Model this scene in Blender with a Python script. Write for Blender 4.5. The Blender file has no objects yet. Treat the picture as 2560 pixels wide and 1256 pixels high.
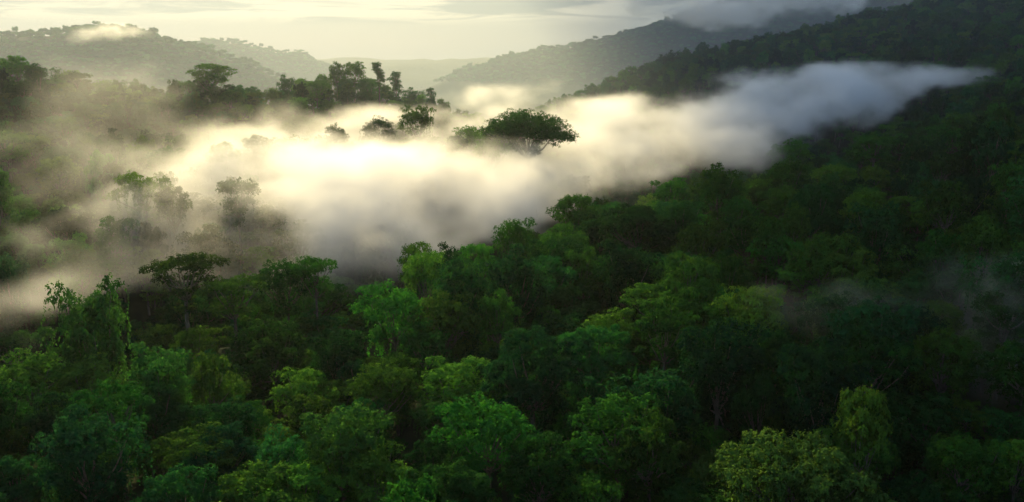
import bpy, math, random
import numpy as np

# ------------------------------------------------------------------ camera, sky, sun, exposure
SC = bpy.context.scene
COL = SC.collection
R = math.radians
CAMZ = 130.0
HORIZON = 105.0            # row of the horizon in the 2560 x 1256 photograph
F = 2217.0
PITCH = math.atan((628 - HORIZON) / F)
SUN_AZ, SUN_EL = R(-17), R(25)

cam = bpy.data.cameras.new("camera")
cam.sensor_width = 36
cam.lens = 36 * F / 2560
cam.clip_start = 1
cam.clip_end = 30000
cam_o = bpy.data.objects.new("camera", cam)
COL.objects.link(cam_o)
cam_o.location = (0, 0, CAMZ)
cam_o.rotation_euler = (R(90) - PITCH, 0, 0)
SC.camera = cam_o

world = bpy.data.worlds.new("World")
SC.world = world
world.use_nodes = True
wt = world.node_tree
wn, wl = wt.nodes, wt.links
sky = wn.new('ShaderNodeTexSky')
sky.sky_type = 'NISHITA'
sky.sun_disc = False
sky.sun_elevation = SUN_EL
sky.sun_rotation = SUN_AZ
sky.altitude = 600
sky.air_density = 1.3
sky.dust_density = 0.3
sky.ozone_density = 1.5
SKY_STRENGTH = 0.11
wn['Background'].inputs[1].default_value = SKY_STRENGTH

def sky_clouds():
    """a deck of broken stratus, laid out on a flat layer 1 unit above the viewer"""
    geo = wn.new('ShaderNodeTexCoord')
    sep = wn.new('ShaderNodeSeparateXYZ'); wl.new(geo.outputs['Generated'], sep.inputs[0])
    mz = wn.new('ShaderNodeMath'); mz.operation = 'MAXIMUM'; mz.inputs[1].default_value = 0.004; wl.new(sep.outputs[2], mz.inputs[0])
    ad = wn.new('ShaderNodeMath'); ad.operation = 'ADD'; ad.inputs[1].default_value = 0.06; wl.new(mz.outputs[0], ad.inputs[0])
    dx = wn.new('ShaderNodeMath'); dx.operation = 'DIVIDE'; wl.new(sep.outputs[0], dx.inputs[0]); wl.new(ad.outputs[0], dx.inputs[1])
    dy = wn.new('ShaderNodeMath'); dy.operation = 'DIVIDE'; wl.new(sep.outputs[1], dy.inputs[0]); wl.new(ad.outputs[0], dy.inputs[1])
    cb = wn.new('ShaderNodeCombineXYZ'); wl.new(dx.outputs[0], cb.inputs[0]); wl.new(dy.outputs[0], cb.inputs[1])
    nz = wn.new('ShaderNodeTexNoise'); nz.inputs['Scale'].default_value = 0.55; nz.inputs['Detail'].default_value = 7
    nz.inputs['Roughness'].default_value = 0.58; nz.inputs['Distortion'].default_value = 0.7
    wl.new(cb.outputs[0], nz.inputs['Vector'])
    rp = wn.new('ShaderNodeMapRange'); rp.interpolation_type = 'SMOOTHSTEP'
    rp.inputs['From Min'].default_value = 0.41; rp.inputs['From Max'].default_value = 0.57
    wl.new(nz.outputs[0], rp.inputs[0])
    # the deck thins to an even veil towards the horizon
    up = wn.new('ShaderNodeMapRange'); up.interpolation_type = 'SMOOTHSTEP'
    up.inputs['From Min'].default_value = 0.015; up.inputs['From Max'].default_value = 0.03
    wl.new(sep.outputs[2], up.inputs[0])
    cv = wn.new('ShaderNodeMix'); cv.data_type = 'FLOAT'; cv.inputs[2].default_value = 0.4
    wl.new(up.outputs[0], cv.inputs[0]); wl.new(rp.outputs[0], cv.inputs[3])
    # thin parts show the dimmed sky, thick parts the cloud's own grey-white
    lo = wn.new('ShaderNodeMix'); lo.data_type = 'RGBA'; lo.inputs[0].default_value = 0.93
    wl.new(sky.outputs[0], lo.inputs[6]); lo.inputs[7].default_value = (0.4, 0.9, 1.5, 1)
    gr = wn.new('ShaderNodeMix'); gr.data_type = 'RGBA'; gr.inputs[0].default_value = 0.92
    wl.new(sky.outputs[0], gr.inputs[6])
    # clouds towards the sun are cream, those away from it blue-grey
    sd = wn.new('ShaderNodeVectorMath'); sd.operation = 'DOT_PRODUCT'; wl.new(geo.outputs['Generated'], sd.inputs[0])
    sd.inputs[1].default_value = (math.sin(SUN_AZ) * math.cos(SUN_EL), math.cos(SUN_AZ) * math.cos(SUN_EL), math.sin(SUN_EL))
    sr = wn.new('ShaderNodeMapRange'); sr.interpolation_type = 'SMOOTHSTEP'
    sr.inputs['From Min'].default_value = 0.76; sr.inputs['From Max'].default_value = 0.91; wl.new(sd.outputs['Value'], sr.inputs[0])
    cc = wn.new('ShaderNodeMix'); cc.data_type = 'RGBA'; wl.new(sr.outputs[0], cc.inputs[0])
    cc.inputs[6].default_value = (1.2, 2.3, 3.0, 1); cc.inputs[7].default_value = (4.2, 3.85, 3.15, 1)
    wl.new(cc.outputs[2], gr.inputs[7])
    # overhead the deck opens to clear sky
    ov = wn.new('ShaderNodeMapRange'); ov.interpolation_type = 'SMOOTHSTEP'
    ov.inputs['From Min'].default_value = 0.10; ov.inputs['From Max'].default_value = 0.32
    wl.new(sep.outputs[2], ov.inputs[0])
    top = wn.new('ShaderNodeMix'); top.data_type = 'RGBA'
    mx = wn.new('ShaderNodeMix'); mx.data_type = 'RGBA'
    wl.new(ov.outputs[0], top.inputs[0]); wl.new(mx.outputs[2], top.inputs[6]); wl.new(sky.outputs[0], top.inputs[7])
    wl.new(cv.outputs[0], mx.inputs[0]); wl.new(lo.outputs[2], mx.inputs[6]); wl.new(gr.outputs[2], mx.inputs[7])
    wl.new(top.outputs[2], wn['Background'].inputs[0])
sky_clouds()

sun = bpy.data.lights.new("sun", 'SUN')
sun.energy = 5.0
sun.angle = R(0.5)
sun.color = (1.0, 0.80, 0.40)
sun_o = bpy.data.objects.new("sun", sun)
COL.objects.link(sun_o)
sun_o.rotation_euler = (R(90) - SUN_EL, 0, math.pi - SUN_AZ)
sun_o.location = (0, 0, 400)

vs = SC.view_settings
vs.view_transform = 'Standard'
vs.look = 'None'
vs.exposure = 0.5
vs.gamma = 1.0
cy = SC.cycles
cy.use_denoising = True
cy.denoiser = 'OPENIMAGEDENOISE'
cy.denoising_input_passes = 'RGB_ALBEDO_NORMAL'
cy.denoising_prefilter = 'ACCURATE'
cy.max_bounces = 12
cy.diffuse_bounces = 2
cy.glossy_bounces = 1
cy.transmission_bounces = 2
cy.volume_bounces = 10
cy.transparent_max_bounces = 64
cy.volume_step_rate = 2.0
cy.volume_max_steps = 256
cy.caustics_reflective = False
cy.caustics_refractive = False

rng = np.random.default_rng(7)

# ------------------------------------------------------------------ small helpers
CP, SP = math.cos(PITCH), math.sin(PITCH)
def ray(px, py):
    u, v = (px - 1280) / F, (py - 628) / F
    return np.array([u, CP - v * SP, -SP - v * CP])
def at(px, py, d):
    """the point at depth d (metres along Y) that the photograph shows at px, py"""
    r = ray(px, py)
    return np.array([r[0] / r[1] * d, d, CAMZ + r[2] / r[1] * d])
def project(p):
    p = np.atleast_2d(p)
    x, y, z = p[:, 0], p[:, 1], p[:, 2] - CAMZ
    w = y * CP - z * SP
    up = y * SP + z * CP
    return 1280 + F * x / w, 628 - F * up / w

def norm(a):
    return a / np.maximum(np.linalg.norm(a, axis=-1, keepdims=True), 1e-9)

def mesh_from(name, verts, faces_flat, per, mats):
    me = bpy.data.meshes.new(name)
    nv, nf = len(verts), len(faces_flat) // per
    me.vertices.add(nv)
    me.vertices.foreach_set('co', np.asarray(verts, np.float32).ravel())
    me.loops.add(nf * per)
    me.loops.foreach_set('vertex_index', np.asarray(faces_flat, np.int32))
    me.polygons.add(nf)
    me.polygons.foreach_set('loop_start', np.arange(0, nf * per, per, dtype=np.int32))
    me.polygons.foreach_set('loop_total', np.full(nf, per, np.int32))
    me.update(calc_edges=True)
    for m in mats:
        me.materials.append(m)
    return me

def link(name, data, parent=None):
    o = bpy.data.objects.new(name, data)
    COL.objects.link(o)
    if parent:
        o.parent = parent
    return o

# ------------------------------------------------------------------ materials
def leaf_material(name, dark, light, translucency=0.28):
    m = bpy.data.materials.new(name); m.use_nodes = True
    t = m.node_tree; n, l = t.nodes, t.links; n.clear()
    out = n.new('ShaderNodeOutputMaterial')
    inf = n.new('ShaderNodeObjectInfo')
    geo = n.new('ShaderNodeNewGeometry')
    nz = n.new('ShaderNodeTexNoise'); nz.inputs['Scale'].default_value = 0.35; nz.inputs['Detail'].default_value = 3
    l.new(geo.outputs['Position'], nz.inputs['Vector'])
    # leaf to leaf, branch to branch and tree to tree variation
    s1 = n.new('ShaderNodeMath'); s1.operation = 'MULTIPLY'; s1.inputs[1].default_value = 0.35; l.new(geo.outputs['Random Per Island'], s1.inputs[0])
    s2 = n.new('ShaderNodeMath'); s2.operation = 'MULTIPLY_ADD'; s2.inputs[1].default_value = 0.45; l.new(inf.outputs['Random'], s2.inputs[0]); l.new(s1.outputs[0], s2.inputs[2])
    s3 = n.new('ShaderNodeMath'); s3.operation = 'MULTIPLY_ADD'; s3.inputs[1].default_value = 0.9; l.new(nz.outputs[0], s3.inputs[0]); l.new(s2.outputs[0], s3.inputs[2])
    mr = n.new('ShaderNodeMapRange'); mr.inputs['From Min'].default_value = 0.35; mr.inputs['From Max'].default_value = 1.35; l.new(s3.outputs[0], mr.inputs[0])
    rp = n.new('ShaderNodeMix'); rp.data_type = 'RGBA'
    rp.inputs[6].default_value = (*dark, 1); rp.inputs[7].default_value = (*light, 1)
    l.new(mr.outputs[0], rp.inputs[0])
    # each tree has its own shade of green
    wnz = n.new('ShaderNodeTexWhiteNoise'); wnz.noise_dimensions = '1D'; l.new(inf.outputs['Random'], wnz.inputs['W'])
    hs = n.new('ShaderNodeHueSaturation')
    hm = n.new('ShaderNodeMapRange'); hm.inputs['To Min'].default_value = 0.476; hm.inputs['To Max'].default_value = 0.530; l.new(wnz.outputs['Value'], hm.inputs[0])
    vm = n.new('ShaderNodeMapRange'); vm.inputs['To Min'].default_value = 0.65; vm.inputs['To Max'].default_value = 1.45; l.new(inf.outputs['Random'], vm.inputs[0])
    l.new(hm.outputs[0], hs.inputs['Hue']); l.new(vm.outputs[0], hs.inputs['Value']); l.new(rp.outputs[2], hs.inputs['Color'])
    # leaves share the facing of the spray they belong to
    at_ = n.new('ShaderNodeAttribute'); at_.attribute_name = 'facing'
    vt = n.new('ShaderNodeVectorTransform'); vt.vector_type = 'NORMAL'; vt.convert_from = 'OBJECT'; vt.convert_to = 'WORLD'
    l.new(at_.outputs['Vector'], vt.inputs[0])
    df = n.new('ShaderNodeBsdfDiffuse'); l.new(vt.outputs[0], df.inputs['Normal']); l.new(hs.outputs[0], df.inputs[0])
    tc = n.new('ShaderNodeMix'); tc.data_type = 'RGBA'; tc.blend_type = 'MULTIPLY'; tc.inputs[0].default_value = 1
    l.new(hs.outputs[0], tc.inputs[6]); tc.inputs[7].default_value = (1.3, 1.5, 0.45, 1)
    tr = n.new('ShaderNodeBsdfTranslucent'); l.new(vt.outputs[0], tr.inputs['Normal']); l.new(tc.outputs[2], tr.inputs[0])
    mx = n.new('ShaderNodeMixShader'); mx.inputs[0].default_value = translucency
    l.new(df.outputs[0], mx.inputs[1]); l.new(tr.outputs[0], mx.inputs[2])
    l.new(mx.outputs[0], out.inputs['Surface'])
    return m

LEAF_DEEP = leaf_material('deep_green_leaves', (0.006, 0.046, 0.020), (0.036, 0.155, 0.024))
LEAF_MID = leaf_material('green_leaves', (0.009, 0.060, 0.018), (0.090, 0.23, 0.022))
LEAF_OLIVE = leaf_material('olive_leaves', (0.02, 0.068, 0.02), (0.10, 0.20, 0.034))

def bark_material():
    m = bpy.data.materials.new('bark'); m.use_nodes = True
    t = m.node_tree; n, l = t.nodes, t.links
    b = n['Principled BSDF']; b.inputs['Roughness'].default_value = 0.9
    geo = n.new('ShaderNodeNewGeometry')
    mp = n.new('ShaderNodeMapping'); mp.inputs['Scale'].default_value = (2.5, 2.5, 0.5); l.new(geo.outputs['Position'], mp.inputs[0])
    nz = n.new('ShaderNodeTexNoise'); nz.inputs['Scale'].default_value = 1.2; nz.inputs['Detail'].default_value = 5; l.new(mp.outputs[0], nz.inputs['Vector'])
    rp = n.new('ShaderNodeValToRGB'); rp.color_ramp.elements[0].color = (0.06, 0.05, 0.035, 1); rp.color_ramp.elements[1].color = (0.22, 0.19, 0.14, 1)
    rp.color_ramp.elements[0].position = 0.35; rp.color_ramp.elements[1].position = 0.7
    l.new(nz.outputs[0], rp.inputs[0]); l.new(rp.outputs[0], b.inputs['Base Color'])
    return m
BARK = bark_material()

def ground_material():
    m = bpy.data.materials.new('forest_floor'); m.use_nodes = True
    t = m.node_tree; n, l = t.nodes, t.links
    b = n['Principled BSDF']; b.inputs['Roughness'].default_value = 1.0; b.inputs['Specular IOR Level'].default_value = 0.1
    geo = n.new('ShaderNodeNewGeometry')
    nz = n.new('ShaderNodeTexNoise'); nz.inputs['Scale'].default_value = 0.15; nz.inputs['Detail'].default_value = 8; l.new(geo.outputs['Position'], nz.inputs['Vector'])
    rp = n.new('ShaderNodeValToRGB'); rp.color_ramp.elements[0].color = (0.012, 0.02, 0.008, 1); rp.color_ramp.elements[1].color = (0.035, 0.055, 0.016, 1)
    rp.color_ramp.elements[0].position = 0.35; rp.color_ramp.elements[1].position = 0.7
    l.new(nz.outputs[0], rp.inputs[0]); l.new(rp.outputs[0], b.inputs['Base Color'])
    return m
GROUND = ground_material()

# ------------------------------------------------------------------ terrain
CANOPY = 22.0        # the terrain lies about this far under the canopy seen in the photograph
ctrl = []
for q in [(0, 1200, 125), (640, 1200, 128), (1280, 1200, 125), (1900, 1150, 130), (2500, 1180, 128),
          (0, 900, 175), (640, 900, 178), (1280, 860, 185), (1900, 860, 180), (2500, 900, 165),
          (470, 690, 245), (750, 690, 245), (980, 750, 225), (1145, 680, 250), (1280, 590, 290), (1440, 540, 320),
          (1600, 550, 310), (1800, 450, 375), (1990, 380, 430), (2250, 290, 490),
          (1500, 700, 240), (1900, 650, 250), (2300, 690, 220), (2540, 650, 215), (2540, 450, 300), (2300, 450, 340), (2100, 450, 360),
          (2540, 300, 400), (2400, 230, 510), (2540, 180, 530), (2900, 200, 480), (3000, 600, 230),
          (30, 620, 275), (160, 540, 320), (60, 480, 345), (250, 480, 352), (20, 330, 420), (300, 330, 440), (500, 300, 470),
           (-300, 500, 320), (-400, 250, 450),
          (-300, 150, 490), (0, 160, 500), (150, 180, 500), (350, 198, 510), (525, 178, 520), (700, 205, 545), (870, 168, 560), (960, 196, 570),
          (1080, 240, 590), (1140, 275, 600), (760, 330, 470), (830, 310, 500), (900, 330, 490),
          (1320, 335, 400), (1210, 360, 398), (1420, 345, 405), (1040, 320, 430), (945, 335, 440), (1140, 375, 400),
          (1500, 250, 600), (1420, 270, 600), (1600, 290, 590), (1690, 250, 610),
          (1470, 212, 850), (1560, 172, 860), (1690, 130, 880), (1850, 98, 900), (2000, 68, 900), (2200, 22, 920), (2400, -40, 930), (2700, -90, 930),
          (1700, 190, 730), (1900, 205, 690),
          (880, 790, 240), (358, 470, 322), (430, 500, 321), (590, 485, 326), (465, 668, 245), (580, 705, 240), (712, 680, 252), (785, 672, 254), (1065, 655, 252), (1192, 630, 268), (1282, 570, 292), (1440, 520, 322), (1600, 540, 300), (1680, 465, 372), (1975, 368, 440),
          (525, 172, 520), (842, 165, 560), (884, 165, 562), (945, 185, 565), (990, 205, 572), (1076, 235, 588), (1108, 258, 592), (35, 152, 500), (757, 305, 470), (1042, 280, 430), (945, 306, 440),
          (2060, 148, 700), (2300, 98, 680), (2560, 68, 650), (2800, 40, 640), (1900, 232, 640), (2200, 185, 605), (2400, 175, 590)]:
    ctrl.append(at(*q))
for x, y, z in [(-128, 214, -104), (-103, 222, -96), (-86, 232, -96), (-150, 208, -104), (-118, 238, -106), (-98, 200, -74), (-108, 186, -66),
                (-80, 40, -64), (0, 40, -65), (80, 40, -64), (-80, 90, -63), (0, 90, -64), (85, 90, -63), (-250, 60, -55), (250, 60, -45),
                (-140, 238, -84), (-92, 292, -92), (-30, 318, -102), (-60, 352, -100), (10, 352, -98), (40, 412, -96), (100, 455, -92), (170, 515, -82),
                (225, 560, -66), (-10, 470, -88), (60, 530, -80), (0, 560, -75),
                (-400, 600, -60), (-290, 590, -55), (-180, 600, -62), (-100, 660, -70), (-40, 700, -80), (60, 720, -72), (130, 700, -70),
                (80, 1000, -90), (200, 1080, -70), (330, 1120, -30), (450, 1120, -5), (-100, 1100, -100), (-400, 1000, -90), (-700, 900, -90), (700, 1100, 0), (700, 700, 30)]:
    ctrl.append(np.array([x, y, CAMZ + z]))
ctrl = np.array(ctrl)

def rbf_fit(c, smooth=6.0):
    d = np.linalg.norm(c[:, None, :2] - c[None, :, :2], axis=-1)
    n = len(c)
    A = np.zeros((n + 3, n + 3))
    A[:n, :n] = d - np.eye(n) * smooth
    A[:n, n] = 1; A[:n, n + 1:] = c[:, :2]
    A[n, :n] = 1; A[n + 1:, :n] = c[:, :2].T
    b = np.zeros(n + 3); b[:n] = c[:, 2]
    return np.linalg.solve(A, b)
RW = rbf_fit(ctrl)
def rbf(x, y):
    x, y = np.asarray(x, float), np.asarray(y, float)
    d = np.sqrt((x.ravel()[:, None] - ctrl[None, :, 0]) ** 2 + (y.ravel()[:, None] - ctrl[None, :, 1]) ** 2)
    n = len(ctrl)
    return (d @ RW[:n] + RW[n] + RW[n + 1] * x.ravel() + RW[n + 2] * y.ravel()).reshape(x.shape)

def wave(x, y, seed, scale, octaves=4):
    """smooth fractal waves on the plane"""
    r = np.random.default_rng(seed)
    out = np.zeros(np.shape(x)); amp, f = 1.0, 1.0 / scale
    for _ in range(octaves):
        for _k in range(4):
            a = r.uniform(0, 2 * math.pi); ph = r.uniform(0, 2 * math.pi)
            out = out + amp * 0.5 * np.sin((x * math.cos(a) + y * math.sin(a)) * f * 2 * math.pi + ph)
        amp *= 0.5; f *= 2.1
    return out

far_ridges = [   # crest of each far mountain, slope towards the viewer
    ([(-900, 120, 1450), (-300, 75, 1480), (0, 68, 1500), (80, 70, 1510), (185, 60, 1530), (300, 62, 1550), (420, 92, 1580), (520, 115, 1620), (640, 150, 1680), (700, 185, 1720), (800, 225, 1800), (1000, 290, 1900)], 0.42),
    ([(300, 140, 2400), (500, 108, 2450), (580, 92, 2500), (640, 112, 2550), (715, 125, 2600), (800, 160, 2650), (950, 195, 2750), (1200, 260, 2900)], 0.40),
    ([(900, 270, 2050), (1000, 225, 2080), (1100, 190, 2100), (1250, 145, 2150), (1400, 110, 2180), (1550, 80, 2200), (1700, 35, 2250), (1800, 5, 2280), (2000, -70, 2300), (2400, -130, 2350), (3000, -200, 2350)], 0.40),
]
def height(x, y):
    x, y = np.asarray(x, float), np.asarray(y, float)
    base = rbf(np.clip(x, -800, 900), np.clip(y, -60, 1150)) - CANOPY
    far = np.clip((y - 1000) / 300, 0, 1); far = far * far * (3 - 2 * far)
    valley = CAMZ - 125 + 14 * wave(x, y, 3, 900, 3)
    z = base * (1 - far) + valley * far + 1.2 * wave(x, y, 5, 60, 3)
    for pts, slope in far_ridges:
        P = np.array([at(*p) for p in pts])
        zc = np.interp(x, P[:, 0], P[:, 2]) - 14
        yc = np.interp(x, P[:, 0], P[:, 1])
        spur = 55 * wave(x, y, 11, 420, 3) * np.clip(np.abs(y - yc) / 160, 0, 1)
        dd = np.abs(y - yc)
        prof = zc - slope * np.sqrt(dd ** 2 + 30 ** 2) + slope * 30 + spur * 0.6
        z = np.where(y > 1000, np.maximum(z, prof), z)
    return z

def build_terrain():
    ys = np.concatenate([np.linspace(-150, 1150, 200), 1150 * np.geomspace(1.006, 5.6, 130)])
    us = np.linspace(-1, 1, 230)
    U, Y = np.meshgrid(us, ys)
    X = U * (np.maximum(Y, 0) * 0.85 + 260)
    Z = height(X, Y)
    nv, nu = X.shape
    idx = np.arange(nv * nu).reshape(nv, nu)
    q = np.stack([idx[:-1, :-1], idx[:-1, 1:], idx[1:, 1:], idx[1:, :-1]], -1).ravel()
    me = mesh_from('terrain', np.stack([X, Y, Z], -1).reshape(-1, 3), q, 4, [GROUND])
    me.polygons.foreach_set('use_smooth', np.ones(len(me.polygons), bool))
    o = link('terrain', me); o['kind'] = 'structure'
    return o
build_terrain()

# ------------------------------------------------------------------ tree prototypes
def fib_dirs(n, zmin, r):
    i = np.arange(n) + r.uniform()
    z = 1 - (1 - zmin) * (i + 0.5) / n
    a = i * 2.399963 + r.uniform(0, 6.28)
    s = np.sqrt(np.maximum(0, 1 - z * z))
    return np.stack([s * np.cos(a), s * np.sin(a), z], -1)

def leaves(base, nrm, length, r, droop=0.35, spread=0.8):
    """kite-shaped leaf sprays growing from points along given outward directions"""
    n = len(base)
    q = r.normal(0, 1, (n, 3))
    q -= nrm * (q * nrm).sum(-1, keepdims=True)                 # along the surface of the dome
    a = norm(norm(q) + nrm * r.normal(0.22, 0.30 * spread / 0.8, (n, 1)) + np.array([0, 0, -droop]))
    w = norm(np.cross(a, nrm + r.normal(0, 0.28, (n, 3))))
    L = (length * r.uniform(0.55, 1.35, n))[:, None]
    mid = base + a * L * 0.45
    hw = w * L * r.uniform(0.22, 0.36, n)[:, None]
    tip = base + a * L + np.array([0, 0, -1.0]) * L * r.uniform(0.0, 0.35, n)[:, None]
    nn = norm(nrm + r.normal(0, 0.22, (n, 3)))
    q = np.stack([base, mid + hw, tip, mid - hw], 1)
    return np.concatenate([q, np.repeat(nn[:, None], 4, 1)], -1).reshape(-1, 6)

def lobe_leaves(lobes, r, length, per_m2=2.6, tuft=7, zmin=-0.12, sub=13, subscale=0.40):
    """lobes: rows (x, y, z, rx, rz). Each lobe is a cluster of small domes of leaf sprays."""
    out = []
    for cx, cy_, cz, rx, rz in lobes:
        c = np.array([cx, cy_, cz]); rad = np.array([rx, rx, rz])
        d = norm(fib_dirs(sub, -0.35, r) + r.normal(0, 0.22, (sub, 3)))
        sr = rx * subscale * r.uniform(0.6, 1.3, sub)
        for k in range(sub):
            sc = c + d[k] * rad * r.uniform(0.7, 1.05)
            srk = np.array([sr[k], sr[k], sr[k] * 0.72])
            area = 2 * math.pi * srk[0] * srk[2]
            nt = max(5, int(area * per_m2 / tuft * r.uniform(0.8, 1.2)))
            td = norm(r.normal(0, 1, (nt, 3)) + d[k] * 0.4 + np.array([0, 0, 0.7]))
            td = td[td[:, 2] > zmin]
            if not len(td):
                continue
            tp = sc + td * srk * r.uniform(0.85, 1.05, (len(td), 1))
            b = np.repeat(tp, tuft, 0) + r.normal(0, length * 0.38, (len(td) * tuft, 3))
            nn = np.repeat(norm(td + d[k] * 0.25), tuft, 0)
            out.append(leaves(b, nn, length, r))
        # sparse leaves inside
        ni = max(8, int(rx * rx * 6))
        ii = c + norm(r.normal(0, 1, (ni, 3))) * rad * r.uniform(0.1, 0.7, (ni, 1))
        out.append(leaves(ii, norm(r.normal(0, 1, (ni, 3)) - [0, 0, .3]), length * 1.6, r, spread=0.6))
    return out

def strands(tops, lens, r, length, gap=0.34):
    """hanging creepers: leaves strung along drooping lines"""
    out = []
    for p, L in zip(tops, lens):
        n = max(4, int(L / gap))
        s = np.linspace(0, 1, n)[:, None]
        sway = r.normal(0, 0.35, 2)
        line = p + s * np.array([sway[0], sway[1], -L]) + np.concatenate([np.sin(s * 5 + r.uniform(0, 6)) * 0.18, np.cos(s * 4 + r.uniform(0, 6)) * 0.18, s * 0], 1)
        b = np.repeat(line, 2, 0) + r.normal(0, 0.16, (2 * n, 3))
        nn = norm(r.normal(0, 1, (2 * n, 3)) * np.array([1, 1, 0.3]))
        out.append(leaves(b, nn, length * 0.85, r, droop=0.9, spread=0.4))
    return out

def tube(path, radii, sides=6):
    path = np.asarray(path, float); n = len(path)
    t = norm(np.gradient(path, axis=0))
    ref = np.array([1.0, 0.13, 0.07])
    a = norm(np.cross(t, ref)); b = np.cross(t, a)
    ang = np.arange(sides) / sides * 2 * math.pi
    v = path[:, None] + (a[:, None] * np.cos(ang)[None, :, None] + b[:, None] * np.sin(ang)[None, :, None]) * np.asarray(radii)[:, None, None]
    i = np.arange(n - 1)[:, None] * sides; j = np.arange(sides)[None]; j2 = (j + 1) % sides
    f = np.stack([i + j, i + j2, i + sides + j2, i + sides + j], -1).reshape(-1)
    return v.reshape(-1, 3), f

def trunk_mesh(name, H, fork, lobes, r, rad):
    V, Fc, off = [], [], 0
    def add(path, radii, s=6):
        nonlocal off
        v, f = tube(path, radii, s); V.append(v); Fc.append(f + off); off += len(v)
    s = np.linspace(0, 1, 8)
    bend = r.normal(0, 0.5, 2)
    stem = np.stack([bend[0] * np.sin(s * 3), bend[1] * np.sin(s * 2.4), -3 + s * (fork + 3)], -1)
    add(stem, rad * (1.5 - 0.85 * s ** 0.5) , 8)
    top = stem[-1]
    order = np.argsort(-lobes[:, 3])
    for k in order[:16]:
        tgt = lobes[k, :3] - np.array([0, 0, lobes[k, 4] * 0.2])
        u = np.linspace(0, 1, 6)[:, None]
        start = stem[-2 if k % 2 else -1]
        ctrlp = start * 0.45 + tgt * 0.55 - np.array([0, 0, (tgt[2] - start[2]) * 0.22])
        p = (1 - u) ** 2 * start + 2 * u * (1 - u) * ctrlp + u ** 2 * tgt
        p[1:-1] += r.normal(0, 0.18, (4, 3))
        add(p, rad * (0.5 - 0.38 * u[:, 0]), 5)
    return mesh_from(name, np.concatenate(V), np.concatenate(Fc), 4, [BARK])

PROTO = {}
def foliage_mesh(name, v, mat):
    me = mesh_from(name, v[:, :3], np.arange(len(v)), 4, [mat])
    a = me.attributes.new('facing', 'FLOAT_VECTOR', 'POINT'); a.data.foreach_set('vector', np.ascontiguousarray(v[:, 3:], np.float32).ravel())
    return me
def finish(key, H, W, chunks, vchunks, lobes, fork, r, rad, mat):
    v = np.concatenate(chunks + list(vchunks))
    crown = foliage_mesh(key + '_crown', v, mat)
    tm = trunk_mesh(key + '_trunk', H, fork, lobes, r, rad)
    w = np.percentile(v[:, 0], 98.5) - np.percentile(v[:, 0], 1.5)
    PROTO[key] = dict(H=float(np.percentile(v[:, 2], 99.5)), W=float(w), crown=crown, trunk=tm, n=len(v) // 4)

def dome_lobes(W, H, n, flat, r, lobe=0.30, zmin=0.0, depth=None, rough=0.33):
    """clusters of foliage over an uneven dome"""
    rad = W / 2
    d = norm(fib_dirs(n, zmin, r) + r.normal(0, 0.13, (n, 3)))
    depth = depth or rad * flat
    a1, a2, p1, p2 = r.uniform(0.4, 1, 4)
    L = []
    for k in range(n):
        an = math.atan2(d[k, 1], d[k, 0])
        bump = 1 + rough * (a1 * math.sin(2 * an + 6.3 * p1) + a2 * math.sin(3 * an + 6.3 * p2 + 2 * d[k, 2])) + r.normal(0, rough * 0.4)
        q = d[k] * np.array([rad, rad, depth]) * r.uniform(0.66, 0.84) * bump
        lr = rad * lobe * r.uniform(0.62, 1.3)
        L.append((q[0], q[1], H - depth - lr * 0.4 + q[2], lr, lr * r.uniform(0.6, 0.85)))
    return np.array(L)

def skirt_lobes(W, z0, z1, n, r, rx=(1.2, 2.3)):
    L = []
    for k in range(n):
        an = r.uniform(0, 6.28); z = r.uniform(z0, z1); t = (z - z0) / (z1 - z0)
        rr = W * 0.5 * r.uniform(0.45, 0.85) * (0.7 + 0.3 * t)
        q = r.uniform(*rx)
        L.append((rr * math.cos(an), rr * math.sin(an), z, q, q * r.uniform(0.8, 1.3)))
    return np.array(L)

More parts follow.
